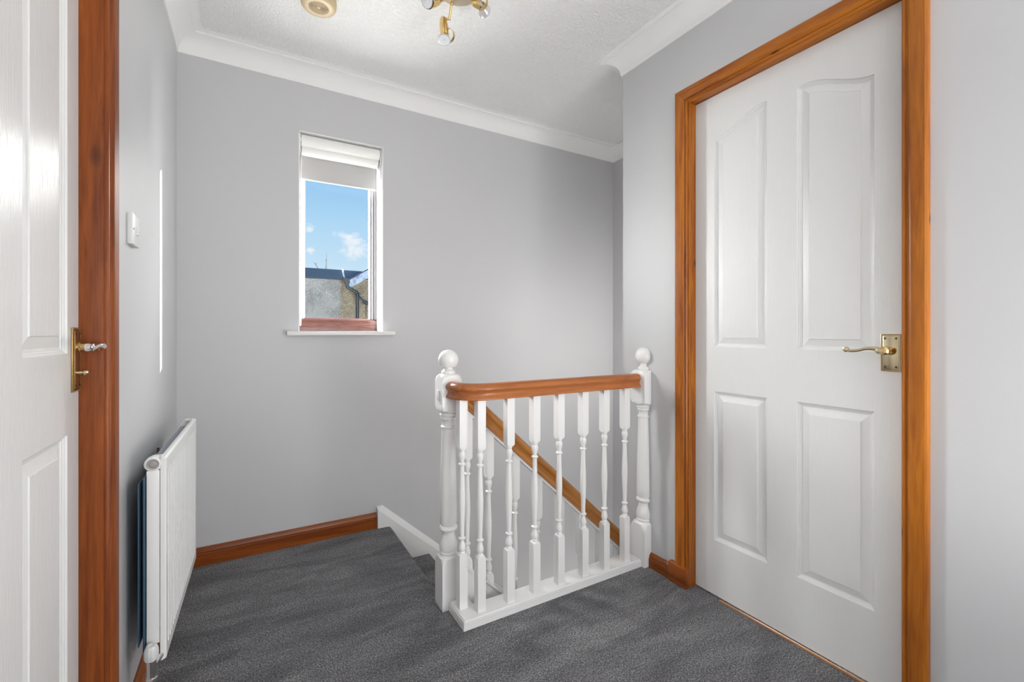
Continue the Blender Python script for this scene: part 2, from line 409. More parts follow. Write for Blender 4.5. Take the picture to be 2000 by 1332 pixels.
# ------------------------------------------------------------------ skirting
def skirt(name, a, b, n, h, m, t=.018, z0=0):
    a, b, n = Vector((*a, 0)), Vector((*b, 0)), Vector((*n, 0)); bm = B()
    pr = [(0, 0), (t, 0), (t, h*.66), (t*.80, h*.70), (t*.86, h*.76), (t*.72, h*.86), (t*.45, h*.97), (t*.3, h), (0, h)]
    loft(bm, [[p+n*q[0]+Vector((0, 0, z0+q[1])) for q in pr] for p in (a, b)])
    return struct(name, bm, m, smooth=30)
skirt('baseboard_back', (XL, YB), (.584, YB), (0, -1), .080, PSKX)
skirt('baseboard_left', (XL, 1.358), (XL, YB-.018), (1, 0), .080, PSKY)
skirt('baseboard_right', (XR, 1.302), (XR, 1.418), (-1, 0), .062, PSKY)
skirt('baseboard_right_near', (XR, YREAR), (XR, .462), (-1, 0), .080, PSKY)
skirt('baseboard_left_near', (XL, YREAR), (XL, .515), (1, 0), .080, PSKY)

# ------------------------------------------------------------------ doorcases
ARCH = [(0, 0), (0, .008), (.002, .0115), (.006, .012), (.0085, .0085), (.011, .0085), (.0125, .012), (.017, .0165), (.022, .0185), (.050, .0195), (.0545, .017), (.056, .012), (.056, 0)]
def doorcase(idx, xw, sx, y0, y1, zt, xd, mz, my, block=None):
    """xw wall face, sx +1 room lies at +x, xd door face"""
    root = empty('trim_%d' % idx, (xw, (y0+y1)/2, 0), kind='structure')
    def pt(o, t, corner):  # corner: which point of the path, o outward, t projection
        return corner
    segs = [('architrave_leg', (y0, 0), (y0, zt), (-1, 0), 0, 1, mz), ('architrave_head', (y0, zt), (y1, zt), (0, 1), -1, 1, my), ('architrave_leg', (y1, zt), (y1, 0), (1, 0), -1, 0, mz)]
    for nm, a, b_, nr, ma, mb, m in segs:
        d = Vector((b_[0]-a[0], b_[1]-a[1])).normalized(); bm = B(); rings = []
        for p, s in ((a, ma), (b_, mb)):
            rings.append([Vector((xw+sx*t, p[0]+nr[0]*o+d.x*o*s, p[1]+nr[1]*o+d.y*o*s)) for o, t in ARCH])
        loft(bm, rings); obj(nm, bm, m, root, smooth=25)
    xa, xb = sorted((xw+sx*.004, xd-sx*.04))
    for ya, yb in ((y0-.004, y0+.0035), (y1-.0035, y1+.004)):
        bm = B(); box(bm, xa, xb, ya, yb, 0, zt+.004, .0008); obj('jamb_lining', bm, mz, root)
    bm = B(); box(bm, xa, xb, y0, y1, zt-.0035, zt+.004, .0008); obj('head_lining', bm, my, root)
    return root
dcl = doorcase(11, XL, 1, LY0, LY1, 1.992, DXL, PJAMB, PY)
dcr = doorcase(12, XR, -1, RY0, RY1, 1.992, DXR, PZ, PY)
bm = B(); box(bm, XR-.026, XR, 1.216, 1.306, 0, .082, .003); struct('trim_13', bm, PSKY)
bm = B(); box(bm, DXR-.014, DXR-.003, RY0+.004, RY1-.12, 0, .004, .0012); struct('trim_14', bm, M_strip)

# ------------------------------------------------------------------ panelled doors
def offset_poly(P, d):
    n = len(P); o = []
    for i in range(n):
        p0, p1, p2 = P[i-1], P[i], P[(i+1) % n]
        e1 = (p1-p0).normalized(); e2 = (p2-p1).normalized()
        n1 = Vector((-e1.y, e1.x)); n2 = Vector((-e2.y, e2.x)); k = 1+n1.dot(n2)
        o.append(p1+(n1+n2)*(d/k))
    return o
PANEL = [(0, 0), (.0015, .0035), (.004, .0042), (.0055, .0062), (.0085, .0070), (.0095, .0088), (.014, .0094), (.035, .0045), (.0365, .0024)]
def panel_shape(u0, u1, z0, z1s, z1h, rise_side):
    """closed ccw outline as a function of the inset; the top runs as an S curve from z1s (outer side) to z1h (inner side)"""
    def loop(d):
        a_, b_ = u0+d, u1-d
        pts = [Vector((a_, z0+d)), Vector((b_, z0+d))]
        if z1s == z1h: return pts+[Vector((b_, z1s-d)), Vector((a_, z1s-d))]
        n = 22; top = []
        for i in range(n+1):
            u = a_+(b_-a_)*i/n; t = (u-u0)/(u1-u0); w = t if rise_side > 0 else 1-t
            w = min(1, w*1.15); w2 = w*w*(3-2*w); top.append(Vector((u, z1s+(z1h-z1s)*w2-d*(1+.5*(6*w*(1-w)*(z1h-z1s)/(u1-u0))**2))))
        return pts+top[::-1]
    return loop
def door_leaf(name, xf, sx, y0, y1, zt, panels, thick=.035, z0=.007):
    """front face at xf looking towards sx"""
    bm = B()
    def P(u, z, dep): return Vector((xf-sx*dep, u, z))
    outer = [Vector((y0, z0)), Vector((y1, z0)), Vector((y1, zt)), Vector((y0, zt))]
    loops = [outer]+[p_(0) for p_ in panels]
    flat = [Vector((p.x, p.y, 0)) for lp in loops for p in lp]
    V0 = [bm.verts.new(P(p.x, p.y, 0)) for p in flat]
    for t in tessellate_polygon([[Vector((p.x, p.y, 0)) for p in lp] for lp in loops]):
        try: bm.faces.new([V0[i] for i in t])
        except ValueError: pass
    k = 4
    for pf in panels:
        lp = pf(0)
        prev = V0[k:k+len(lp)]; k += len(lp); n = len(lp)
        for ins, dep in PANEL[1:]:
            cur = [bm.verts.new(P(q.x, q.y, dep)) for q in pf(ins)]
            for i in range(n): bm.faces.new((prev[i], prev[(i+1) % n], cur[(i+1) % n], cur[i]))
            prev = cur
        for t in tessellate_polygon([[Vector((v.co.y, v.co.z, 0)) for v in prev]]):
            try: bm.faces.new([prev[i] for i in t])
            except ValueError: pass
    back = [bm.verts.new(P(p.x, p.y, thick)) for p in outer]
    for i in range(4): bm.faces.new((V0[i], V0[(i+1) % 4], back[(i+1) % 4], back[i]))
    bm.faces.new(back)
    o = struct(name, bm, M_door, smooth=9, origin=(xf, (y0+y1)/2, 0)); return o
pr = [panel_shape(.6025, .819, .225, .814, .814, 0), panel_shape(.921, 1.131, .225, .814, .814, 0),
      panel_shape(.6025, .819, .990, 1.811, 1.873, 1), panel_shape(.921, 1.131, .990, 1.811, 1.873, -1)]
dr = door_leaf('door_1', DXR, -1, RY0+.005, RY1-.005, 1.986, pr)
tag(dr, 'white four panel door with arched upper panels and georgian brass lever handle', None)
pl = [panel_shape(.700, .906, .225, .842, .842, 0), panel_shape(1.0216, 1.2277, .225, .842, .842, 0),
      panel_shape(.700, .906, 1.006, 1.811, 1.873, 1), panel_shape(1.0216, 1.2277, 1.006, 1.811, 1.873, -1)]
dl = door_leaf('door_2', DXL, 1, LY0+.005, LY1-.005, 1.986, pl)
tag(dl, 'glossy white panelled door at the left edge with long brass backplate', None)
# wall-like closers behind the doors are not needed: the leaves fill the openings

def rope_plate(parent, xf, sx, y0, y1, z0, z1, m, scr):
    bm = B(); xa, xb = sorted((xf, xf+sx*.003)); box(bm, xa, xb, y0, y1, z0, z1, .001)
    p = obj('handle_plate', bm, m, parent)
    bm = B(); xa, xb = sorted((xf+sx*.003, xf+sx*.0052)); box(bm, xa, xb, y0+.006, y1-.006, z0+.006, z1-.006, .0015); obj('raised_centre', bm, m, p)
    bm = B(); e_ = .0022; c = xf+sx*.0035
    per = []
    ny = max(8, int((y1-y0)/.0034)); nz = max(8, int((z1-z0)/.0034))
    for i in range(ny+1):
        for z in (z0+e_, z1-e_): per.append((y0+e_+(y1-y0-2*e_)*i/ny, z))
    for i in range(1, nz):
        for y in (y0+e_, y1-e_): per.append((y, z0+e_+(z1-z0-2*e_)*i/nz))
    for y, z in per:
        bmesh.ops.create_icosphere(bm, subdivisions=1, radius=.0019, matrix=Matrix.Translation((c, y, z)))
    obj('rope_edge', bm, m, p)
    for y, z in scr:
        bm = B(); lathe(bm, (xf+sx*.0048, y, z), (sx, 0, 0), [(0, .0030), (.0006, .0030), (.0012, .0018)], 12); obj('screw', bm, M_screw, p)
    return p
# right door handle
p = rope_plate(dr, DXR, -1, .5375, .5860, .936, 1.044, M_brass, [(.549, 1.031), (.575, 1.031), (.549, .949), (.575, .949)])
bm = B(); lathe(bm, (DXR-.005, .560, .996), (-1, 0, 0), [(0, .0125), (.004, .0125), (.006, .010), (.018, .0085), (.034, .0095), (.042, .0115), (.048, .0112), (.052, .007), (.053, 0)], 24)
obj('lever_neck', bm, M_gold, p)
bm = B(); pts = catmull([(1.545, .553, 1.000), (1.543, .568, .999), (1.543, .585, 1.002), (1.543, .605, 1.001), (1.543, .625, .9955), (1.543, .642, .9935), (1.543, .651, .9955)], 5)
n_ = len(pts); tube(bm, pts, [.0092-.0045*min(1, i/(n_*.5)) for i in range(n_)], 14)
lathe(bm, (1.549, .655, .9975), (-1, 0, 0), [(0, .0), (.001, .0075), (.006, .0085), (.011, .0075), (.0125, .004), (.015, .0025), (.0155, 0)], 20)
lathe(bm, (1.541, .572, .996), (-1, 0, 0), [(0, .010), (.003, .0095), (.007, .007), (.009, 0)], 20)
obj('lever', bm, M_brass, p)
# left door handle with thumb turn
p = rope_plate(dl, DXL, 1, 1.2475, 1.2935, .925, 1.0585, M_brass_dark, [(1.259, 1.046), (1.283, 1.046), (1.259, .938), (1.283, .938)])
bm = B(); lathe(bm, (DXL+.005, 1.272, 1.018), (1, 0, 0), [(0, .011), (.003, .011), (.005, .0085), (.017, .0070), (.026, .0065), (.034, .0085), (.036, .004)], 20); obj('lever_neck', bm, M_gold, p)
bm = B(); pts = catmull([(-.2785, 1.280, 1.019), (-.2735, 1.270, 1.019), (-.2725, 1.250, 1.021), (-.2725, 1.225, 1.020), (-.2715, 1.195, 1.017), (-.2715, 1.180, 1.018)], 5)
n_ = len(pts); tube(bm, pts, [.0092-.0045*min(1, i/(n_*.5)) for i in range(n_)], 14)
lathe(bm, (-.279, 1.175, 1.0195), (1, 0, 0), [(0, 0), (.001, .0075), (.007, .0085), (.013, .0075), (.016, 0)], 20)
obj('lever', bm, M_chrome, p, label='chrome scroll lever')
bm = B(); lathe(bm, (DXL+.005, 1.272, .964), (1, 0, 0), [(0, .0045), (.008, .0035), (.009, .006), (.012, .0065), (.017, .005), (.018, 0)], 16); obj('thumb_turn', bm, M_brass, p)

# ------------------------------------------------------------------ window
win = empty('window_1', ((WX0+WX1)/2, 2.58, WZ0), 'tall narrow window with blue sky and a roughcast house outside', kind='structure')
YF0, YF1 = 2.575, 2.625
bm = B(); prism(bm, [(YF0, WZ0), (YF0, 1.108), (YF0+.004, 1.114), (YF0+.02, 1.124), (YF1, 1.124), (YF1, WZ0)], 0, WX0, WX1)
obj('bottom_rail', bm, M_mahog, win, label='dark mahogany bottom rail')
for s, x0, x1 in ((0, WX0, .250), (1, .582, WX1)):
    bm = B()
    if s: prism(bm, [(x1, YF0), (x0+.026, YF0), (x0+.022, YF0+.006), (x0+.014, YF0+.008), (x0+.010, YF0+.016), (x0+.003, YF0+.018), (x0, YF0+.026), (x0, YF1), (x1, YF1)], 2, 1.118, WZ1)
    else: prism(bm, [(x0, YF0), (x1-.020, YF0), (x1-.014, YF0+.008), (x1-.004, YF0+.016), (x1, YF0+.026), (x1, YF1), (x0, YF1)], 2, 1.118, WZ1)
    obj('side_stile', bm, M_stile_glare, win, label='side stile with reflected light put into its lilac grey colour')
bm = B(); box(bm, .245, .575, YF0, YF1, 1.985, WZ1, .002); obj('top_rail', bm, M_mahog, win)
bm = B(); box(bm, .246, .586, 2.606, 2.612, 1.120, 1.990); obj('glass', bm, M_glass, win)
# white plastered lining of the opening
bm = B()
box(bm, WX0, WX0+.004, YB-.0015, 2.574, WZ0, WZ1); box(bm, WX1-.004, WX1, YB-.0015, 2.574, WZ0, WZ1); box(bm, WX0, WX1, YB-.0015, 2.574, WZ1-.004, WZ1)
obj('reveal_lining', bm, M_reveal, win)
bm = B(); box(bm, WX0-.054, WX1+.056, 2.405, YB+.001, 1.032, WZ0+.001, .003); box(bm, WX0+.001, WX1-.001, YB-.002, 2.574, 1.040, WZ0+.001); obj('window_sill', bm, M_white, win)

# roller blind
bl = empty('roller_blind', ((WX0+WX1)/2, 2.53, 1.95), 'white roller blind half lowered at the top of the window', 'blind')
bm = B(); prism(bm, [(2.470, 2.040), (2.460, 2.035), (2.455, 2.015), (2.462, 1.995), (2.480, 1.984), (2.484, 1.988), (2.470, 2.000), (2.466, 2.015), (2.476, 2.032), (2.545, 2.034), (2.545, 2.040)], 0, WX0+.014, WX1-.014); obj('cassette', bm, M_cass, bl, smooth=50)
bm = B(); lathe(bm, (WX0+.018, 2.508, 1.978), (1, 0, 0), [(0, .030), (WX1-WX0-.036, .030)], 32); obj('fabric_roll', bm, M_cass, bl)
bm = B(); box(bm, WX0+.020, WX1-.018, 2.5365, 2.5375, 1.838, 1.978); obj('fabric', bm, M_blind, bl)
bm = B(); box(bm, WX0+.020, WX1-.018, 2.534, 2.540, 1.834, 1.841, .002); obj('bottom_bar', bm, M_cass, bl)
for x in (WX0+.005, WX1-.011):
    bm = B(); prism(bm, [(2.462, 2.043), (2.456, 2.01), (2.468, 1.965), (2.490, 1.945), (2.53, 1.945), (2.545, 1.96), (2.545, 2.043)], 0, x, x+.006); obj('bracket', bm, M_plastic, bl)
bm = B()
for x_, y_ in ((WX0+.010, 2.495), (WX0+.0185, 2.528)):
    z = 1.095
    while z < 1.955:
        bmesh.ops.create_icosphere(bm, subdivisions=1, radius=.0022, matrix=Matrix.Translation((x_, y_, z))); z += .0062
    tube(bm, [(x_, y_, 1.095), (x_, y_, 1.955)], .0008, 6)
for k in range(9):
    a_ = math.pi*k/8; x_ = WX0+.01425-.00425*math.cos(a_); y_ = 2.5115-.0165*math.cos(a_); bmesh.ops.create_icosphere(bm, subdivisions=1, radius=.0022, matrix=Matrix.Translation((x_, y_, 1.095-.014*math.sin(a_))))
obj('bead_chain', bm, M_plastic, bl)

# ------------------------------------------------------------------ newel posts
SQ = 9.0
def newel_prof(zb0, zb1, zs0, zs1, z_top_ball, br, h):
    """lower square zb0..zb1, upper square zs0..zs1"""
    c = h*1.414
    P = [(zb0, SQ), (zb1-.038, SQ), (zb1-.028, c*.985), (zb1-.016, c*.90), (zb1-.006, c*.78), (zb1, h*.84), (zb1+.002, .0315)]
    T = zs0-zb1
    def t(f): return zb1+T*f
    body = [(.006, .0325), (.016, .034), (.022, .0315), (.028, .0300), (.034, .0335), (.060, .0350), (.085, .0330), (.120, .0265), (.145, .0235), (.160, .0235), (.166, .0270), (.172, .0330), (.184, .0355), (.196, .0330), (.202, .0275), (.208, .0285), (.222, .0330), (.30, .0330), (.50, .0315), (.72, .0285), (.885, .0255), (.890, .0290), (.900, .0290), (.905, .0245), (.925, .0235), (.945, .0265), (.952, .0300), (.962, .0305), (.968, .0285), (.974, .0330), (.986, .0335), (.992, .0300)]
    P += [(t(f), r) for f, r in body]
    P += [(zs0, .030), (zs0+.001, h*.95), (zs0+.008, c*.88), (zs0+.018, c*.985), (zs0+.026, SQ), (zs1-.030, SQ), (zs1-.020, c*.985), (zs1-.010, c*.86), (zs1-.003, h*1.0), (zs1, .030), (zs1+.001, .026), (zs1+.003, .0275), (zs1+.009, .0275), (zs1+.012, .0235), (zs1+.019, .0170), (zs1+.026, .0165)]
    zc = z_top_ball-br
    a0 = math.asin(.0165/br)
    for k in range(0, 17):
        a_ = a0+(math.pi-a0)*k/16
        P.append((zc-br*math.cos(a_), max(br*math.sin(a_), .0003)))
    P2 = [P[0]]
    for q in P[1:]:
        if q[0] <= P2[-1][0]: q = (P2[-1][0]+.0003, q[1])
        P2.append(q)
    return P2
nw = empty('newel_post', (.661, 1.62, 0), 'white turned newel post with ball finial at the top of the stairs', 'newel post')
bm = B(); turned(bm, .661, 1.62, newel_prof(-.26, .195, .742, .888, .981, .0385, .0392), .0392, 64); obj('post', bm, M_white, nw)
bm = B(); box(bm, .6165, .6225, 1.612, 1.630, .789, .828, .002); obj('keeper_block', bm, M_white, nw, label='small white block screwed to the newel')
nw2 = empty('newel_post', (XR, 1.463, 0), 'white half newel post with ball finial fixed against the right wall', 'newel post')
bm = B(); turned(bm, XR, 1.463, newel_prof(.0, .190, .722, .878, .979, .0385, .0430), .0430, 64)
bmesh.ops.bisect_plane(bm, geom=bm.verts[:]+bm.edges[:]+bm.faces[:], plane_co=(XR-.0005, 0, 0), plane_no=(1, 0, 0), clear_outer=True)
bmesh.ops.holes_fill(bm, edges=[e for e in bm.edges if e.is_boundary])
obj('half_post', bm, M_white, nw2)

# ------------------------------------------------------------------ landing balustrade
RAIL = []
half = [(.0, .0595), (.010, .059), (.018, .0565), (.0245, .051), (.0285, .0435), (.0288, .0375), (.0265, .0335), (.0225, .029), (.0205, .0235), (.0210, .0175), (.0240, .0110), (.0275, .0065), (.0285, .0030), (.0275, 0)]
RAIL = [(-x, z) for x, z in half[::-1]]+[(x, z) for x, z in half[1:]]
lb = empty('landing_balustrade', (1.1, 1.469, 0), 'white landing balustrade with level pine handrail turning into the newel', 'balustrade')
path = [(.663, 1.5805, .802), (.663, 1.560, .802)]+[(.748-.085*math.cos(math.radians(t)), 1.554-.085*math.sin(math.radians(t)), .802) for t in range(8, 91, 8)]+[(.80, 1.469, .802), (1.20, 1.469, .802), (1.420, 1.469, .802)]
bm = B(); sweep_v(bm, RAIL, path)
ho = obj('handrail', bm, PRAIL, lb, smooth=50)
bm = B(); sweep_v(bm, RAIL, [(1.4205, 1.469, .802), (1.5095, 1.469, .802)]); obj('handrail_end_piece', bm, PRAIL, lb, smooth=50)
def inset(poly, d): return [tuple(p) for p in offset_poly([Vector(q) for q in poly], d)]
Lp = [(.645, 1.438), (1.5095, 1.438), (1.5095, 1.525), (.722, 1.525), (.722, 1.5795), (.645, 1.5795)]
bm = B()
prism(bm, Lp, 2, 0, .018); prism(bm, inset(Lp, .0028), 2, .018, .0205); prism(bm, inset(Lp, .0008), 2, .0205, .0285); prism(bm, inset(Lp, .0050), 2, .0285, .0335)
obj('base_rail', bm, M_white, lb)
bm = B(); box(bm, .702, 1.5095, 1.5255, 1.540, -.26, 0); obj('apron', bm, M_white, lb)
BAL = [(.000, .0118), (.004, .0125), (.0075, .0105), (.010, .0102), (.014, .0122), (.020, .0135), (.028, .0130), (.038, .0100), (.046, .0082), (.0505, .0080), (.0525, .0115), (.055, .0133), (.0585, .0133), (.0605, .0110), (.062, .0086), (.080, .0088), (.120, .0100), (.160, .0118), (.193, .0124)]
def bal_prof(z0, zl, zu, z1, h=.016):
    c = h*1.414; T = zu-zl; k = T/.386
    P = [(z0, SQ), (zl-.010, SQ), (zl-.006, c*.93), (zl-.002, c*.80), (zl, .0125)]
    lo = [(zl+a_*k, r) for a_, r in BAL]; hi = [(zu-a_*k, r) for a_, r in BAL[:-1]][::-1]
    P += lo+hi+[(zu, .0125), (zu+.002, c*.80), (zu+.006, c*.93), (zu+.010, SQ), (z1, SQ)]
    P2 = [P[0]]
    for q in P[1:]:
        if q[0] <= P2[-1][0]: q = (P2[-1][0]+.0002, q[1])
        P2.append(q)
    return P2
bm = B(); turned(bm, .845, 1.469, bal_prof(.0335, .232, .618, .806), .016, 32)
bal = obj('baluster', bm, M_white, lb)
for x, y in ((.675, 1.5225), (.726, 1.475), (.961, 1.469), (1.079, 1.469), (1.203, 1.469), (1.320, 1.469), (1.441, 1.471)):
    c = bal.copy(); c.location = (x-.845, y-1.469, 0); C.objects.link(c)

# ------------------------------------------------------------------ stair balustrade
K = .911
sb = empty('stair_balustrade', (1.1, 1.616, 0), 'white stair balustrade behind the landing one with pine handrail sloping down', 'balustrade')
def rz(x): return .752-K*(x-.725)          # underside of the pine rail
bm = B(); sweep_v(bm, [(a_*1.04, b_*1.09) for a_, b_ in RAIL], [(.7005, 1.620, rz(.7005)), (1.4, 1.620, rz(1.4)), (2.20, 1.620, rz(2.20))]); obj('handrail', bm, pine('stair_handrail_pine', 0, (.24, .078, .010), (.46, .19, .040), .2, knots=False, coat=.5, slope=math.atan(K)), sb, smooth=50)
bm = B(); sweep_v(bm, [(-.018, -.009), (.018, -.009), (.018, .0), (-.018, .0)], [(.7005, 1.620, rz(.7005)), (2.20, 1.620, rz(2.20))]); obj('rail_fillet', bm, M_white, sb)
xs_ = [.7405, .836, .959, 1.073, 1.191, 1.309, 1.427, 1.545, 1.663, 1.781, 1.899, 2.017]
x0_ = .836
bm = B(); zl = .069; prof = bal_prof(-.03, zl, .459, rz(x0_)+.002)
turned(bm, x0_, 1.620, prof, .016, 32)
for v in bm.verts:                                  # cut the top and the foot to the slope of the stair
    if v.co.z > rz(x0_)-.02: v.co.z = rz(v.co.x)-.006
    if v.co.z < -.02: v.co.z = (.040-K*(v.co.x-x0_))-.001
b0 = obj('baluster', bm, M_white, sb)
for x in xs_:
    if x == x0_: continue
    c = b0.copy(); c.location = (x-x0_, 0, -K*(x-x0_)); C.objects.link(c)
    
# ------------------------------------------------------------------ staircase
st = empty('staircase', (1.2, 2.0, LOW), 'flight of stairs in dark grey carpet with white strings going down', 'stairs')
def step_prof(k):
    x = .660+.22*k; z = -.2*k; r = .018
    P = [(x-.24, z)]+[(x-r+r*math.sin(math.radians(t)), z-r+r*math.cos(math.radians(t))) for t in range(0, 181, 15)]+[(x-.020, z-.2), (x-.24, z-.2)]
    return P
for k in range(1, 8):
    bm = B(); prism(bm, step_prof(k), 1, 1.640, 2.4175); obj('carpeted_tread', bm, M_carpet, st, smooth=50)
bm = B(); prism(bm, [(.640, -.041), (.640, -.2), (.42+.2, -.2), (.62, -.041)], 1, 1.664, 2.4175); obj('top_riser', bm, M_carpet, st)
# wall string with moulded top
s = 2.25
bm = B(); rings = []
for Y, zA, xB, zB in ((2.4205, .0985, .588, .0975), (2.4205, .101, .590, .100), (2.4225, .101, .591, .100), (2.4485, .1125, .6175, .1120), (YB-.001, .1125, .6175, .1110)):
    zs = zB-.897*(s-xB)
    rings.append([Vector((x, Y, z)) for x, z in ((.586, .001), (.586, zA), (xB, zB), (s, zs), (s, zs-.42), (.66, -.30), (.642, .001))])
loft(bm, rings); ws = obj('wall_string', bm, M_white, st, smooth=15)
def oline(x): return .040-K*(x-.836)
bm = B(); prism(bm, [(.702, oline(.702)), (s, oline(s)), (s, oline(s)-.36), (.702, -.26)], 1, 1.606, 1.636)
osr = obj('outer_string', bm, M_white, st)
bm = B(); prism(bm, [(.702, oline(.702)-.012), (.702, oline(.702)), (s, oline(s)), (s, oline(s)-.012)], 1, 1.598, 1.638); obj('string_capping', bm, M_white, osr)

# ------------------------------------------------------------------ radiator
Y0, Y1, RZ0, RZ1 = 1.50, 2.111, .176, .716
ra = empty('radiator', (-.194, Y0, 0), 'white ribbed convector radiator on the left wall with plastic valve cap', 'radiator')
xf = -.194
bm = B()                                            # front panel with vertical flutes and a turned rim
prof = [(Y0, xf-.013), (Y0, xf-.004), (Y0+.003, xf), (Y0+.022, xf), ]
y = Y0+.024
while y < Y1-.045:
    prof += [(y+.002, xf-.0062), (y+.011, xf-.0062), (y+.014, xf), (y+.0225, xf)]; y += .0255
prof += [(Y1-.003, xf), (Y1, xf-.004), (Y1, xf-.013)]
rings = []
for z, k, kk in ((RZ0, .004, 0), (RZ0+.004, 0, 0), (RZ0+.030, 0, 0), (RZ0+.038, 0, 1), (RZ1-.046, 0, 1), (RZ1-.036, 0, 0), (RZ1-.005, 0, 0), (RZ1, .005, 0)):
    ring = []
    for i, (yy, xx) in enumerate(prof):
        flute = xf-xx > .0050 and 2 < i < len(prof)-3
        X = xx if (kk or not flute) else xf
        ring.append(Vector((X-(k if X > xf-.010 else 0), yy, z)))
    rings.append(ring)
loft(bm, rings); obj('front_panel', bm, M_rad, ra, smooth=30)
bm = B(); box(bm, -.236, -.2085, Y0+.001, Y0+.004, .224, .683, .001); obj('side_cover', bm, M_rad, ra); bm = B(); box(bm, -.236, -.2085, Y1-.004, Y1-.001, .224, .683, .001)
obj('side_cover', bm, M_rad, ra)
bm = B(); y = Y0+.040; zz = []                      # corrugated convector strip
while y < Y1-.045: zz += [(-.2365, y), (-.2365, y+.007), (-.2095, y+.009), (-.2095, y+.016)]; y += .018
top = zz+[(a_, c_+.0012) for a_, c_ in zz[::-1]]
for (xa, ya), (xb, yb) in zip(zz, zz[1:]):
    if abs(xa-xb) < 1e-6: box(bm, xa-.0006, xa+.0006, ya, yb, .24, .697)
    else: prism(bm, [(xa, ya), (xa, ya+.0012), (xb, yb+.0012), (xb, yb)], 2, .24, .697)
obj('convector_fins', bm, M_radf, ra)
bm = B(); box(bm, -.2425, -.2380, Y0-.006, Y1-.02, .21, .668, .001); obj('rear_plate', bm, M_radb, ra, label='dark blue plate between radiator and wall')
bm = B(); box(bm, -.252, -.2495, Y0-.010, Y1-.02, .23, .655, .0008); obj('rear_plate', bm, M_radb, ra)
for y in (Y0+.26, Y1-.12):
    bm = B(); box(bm, -.2765, -.2525, y, y+.018, .30, .64, .002); box(bm, -.258, -.252, y+.004, y+.014, .640, .688 if y < 1.9 else .65, .001); obj('wall_bracket', bm, M_screw, ra)
for ye, s in ((Y0+.006, -1), (Y1-.010, 1)):          # header ends with their plugs
    bm = B(); lathe(bm, (-.2225, ye-s*.030, .700), (0, s, 0), [(0, .017), (.020, .0195), (.034, .0195), (.038, .0165), (.0385, .0150)], 28)
    box(bm, -.2225, -.205, ye-s*.03, ye+s*.004, .686, .716, .003) if s < 0 else box(bm, -.2225, -.205, ye, ye-.03, .686, .716, .003)
    h_ = obj('header_end', bm, M_rad, ra)
    bm = B(); lathe(bm, (-.2225, ye+s*.0084, .700), (0, s, 0), [(0, .0140), (.0015, .0130), (.0010, .009), (.0035, .006), (.004, 0)], 24); obj('blanking_plug', bm, M_greyplug, h_)
bm = B(); lathe(bm, (-.2215, 1.478, .1965), (0, -.10, 1), [(0, .0105), (.003, .0140), (.008, .0158), (.026, .0156), (.036, .0135), (.041, .0105), (.0415, .006), (.040, .005), (.0405, 0)], 12); obj('valve_cap', bm, M_plastic, ra, smooth=20)
bm = B(); tube(bm, [(-.2215, 1.478, .196), (-.2215, 1.480, .160), (-.2215, 1.481, .012)], [.0105, .0105, .0075], 14)
tube(bm, [(-.2215, 1.479, .178), (-.212, 1.492, .186), (-.206, 1.505, .190)], .0085, 12)
lathe(bm, (-.2215, 1.480, .140), (0, 0, 1), [(0, .013), (.004, .0145), (.010, .0145), (.013, .011)], 6)
obj('valve_body', bm, M_chrome, ra)
ra.rotation_euler = (0, 0, -math.radians(1.27))

# ------------------------------------------------------------------ light switch
sw = empty('light_switch', (XL, 1.570, 1.325), 'white single light switch high on the left wall', 'switch')
bm = B(); box(bm, XL, XL+.0125, 1.530, 1.610, 1.283, 1.366, .0018); obj('switch_plate', bm, M_plastic, sw)
bm = B(); prism(bm, [(XL+.0125, 1.312), (XL+.0125, 1.338), (XL+.0140, 1.338), (XL+.0180, 1.314), (XL+.0165, 1.312)], 1, 1.566, 1.578); obj('rocker', bm, M_plastic, sw)
for y in (1.540, 1.600):
    bm = B(); lathe(bm, (XL+.0125, y, 1.325), (1, 0, 0), [(0, .003), (.0006, .0028), (.0008, 0)], 12); obj('screw', bm, M_screw, sw)

# ------------------------------------------------------------------ smoke alarm
sa = empty('smoke_alarm', (.233, 1.913, HC), 'round yellowed cream smoke alarm on the ceiling', 'smoke alarm')
bm = B(); lathe(bm, (.233, 1.913, HC), (0, 0, -1), [(0, .066), (.010, .067), (.0105, .0645), (.012, .0645), (.0125, .0665), (.026, .065), (.032, .0600), (.035, .050), (.0345, .0375)], 48, cap=False)
lathe(bm, (.233, 1.913, HC), (0, 0, -1), [(.0345, .0375), (.030, .0370), (.029, .036), (.029, .0002)], 48, cap=False)
obj('body', bm, M_cream, sa)
for i, r in enumerate((.0105, .0155, .0205, .0255, .0305, .0350)):
    bm = B(); lathe(bm, (.233, 1.913, HC-.029), (0, 0, -1), [(0, r-.0012), (.0055, r-.0010), (.0055, r+.0008), (0, r+.0010)], 40, cap=False); obj('grille_ring', bm, M_cream, sa)
bm = B(); lathe(bm, (.233, 1.913, HC-.029), (0, 0, -1), [(0, .0075), (.005, .0072), (.0062, .0055), (.0065, 0)], 24); obj('test_button', bm, M_cream, sa)
bm = B(); lathe(bm, (.233, 1.913, HC-.0285), (0, 0, -1), [(0, .0358), (.0007, .0358), (.0008, 0)], 40); obj('grille_floor', bm, M_cream_shade, sa)

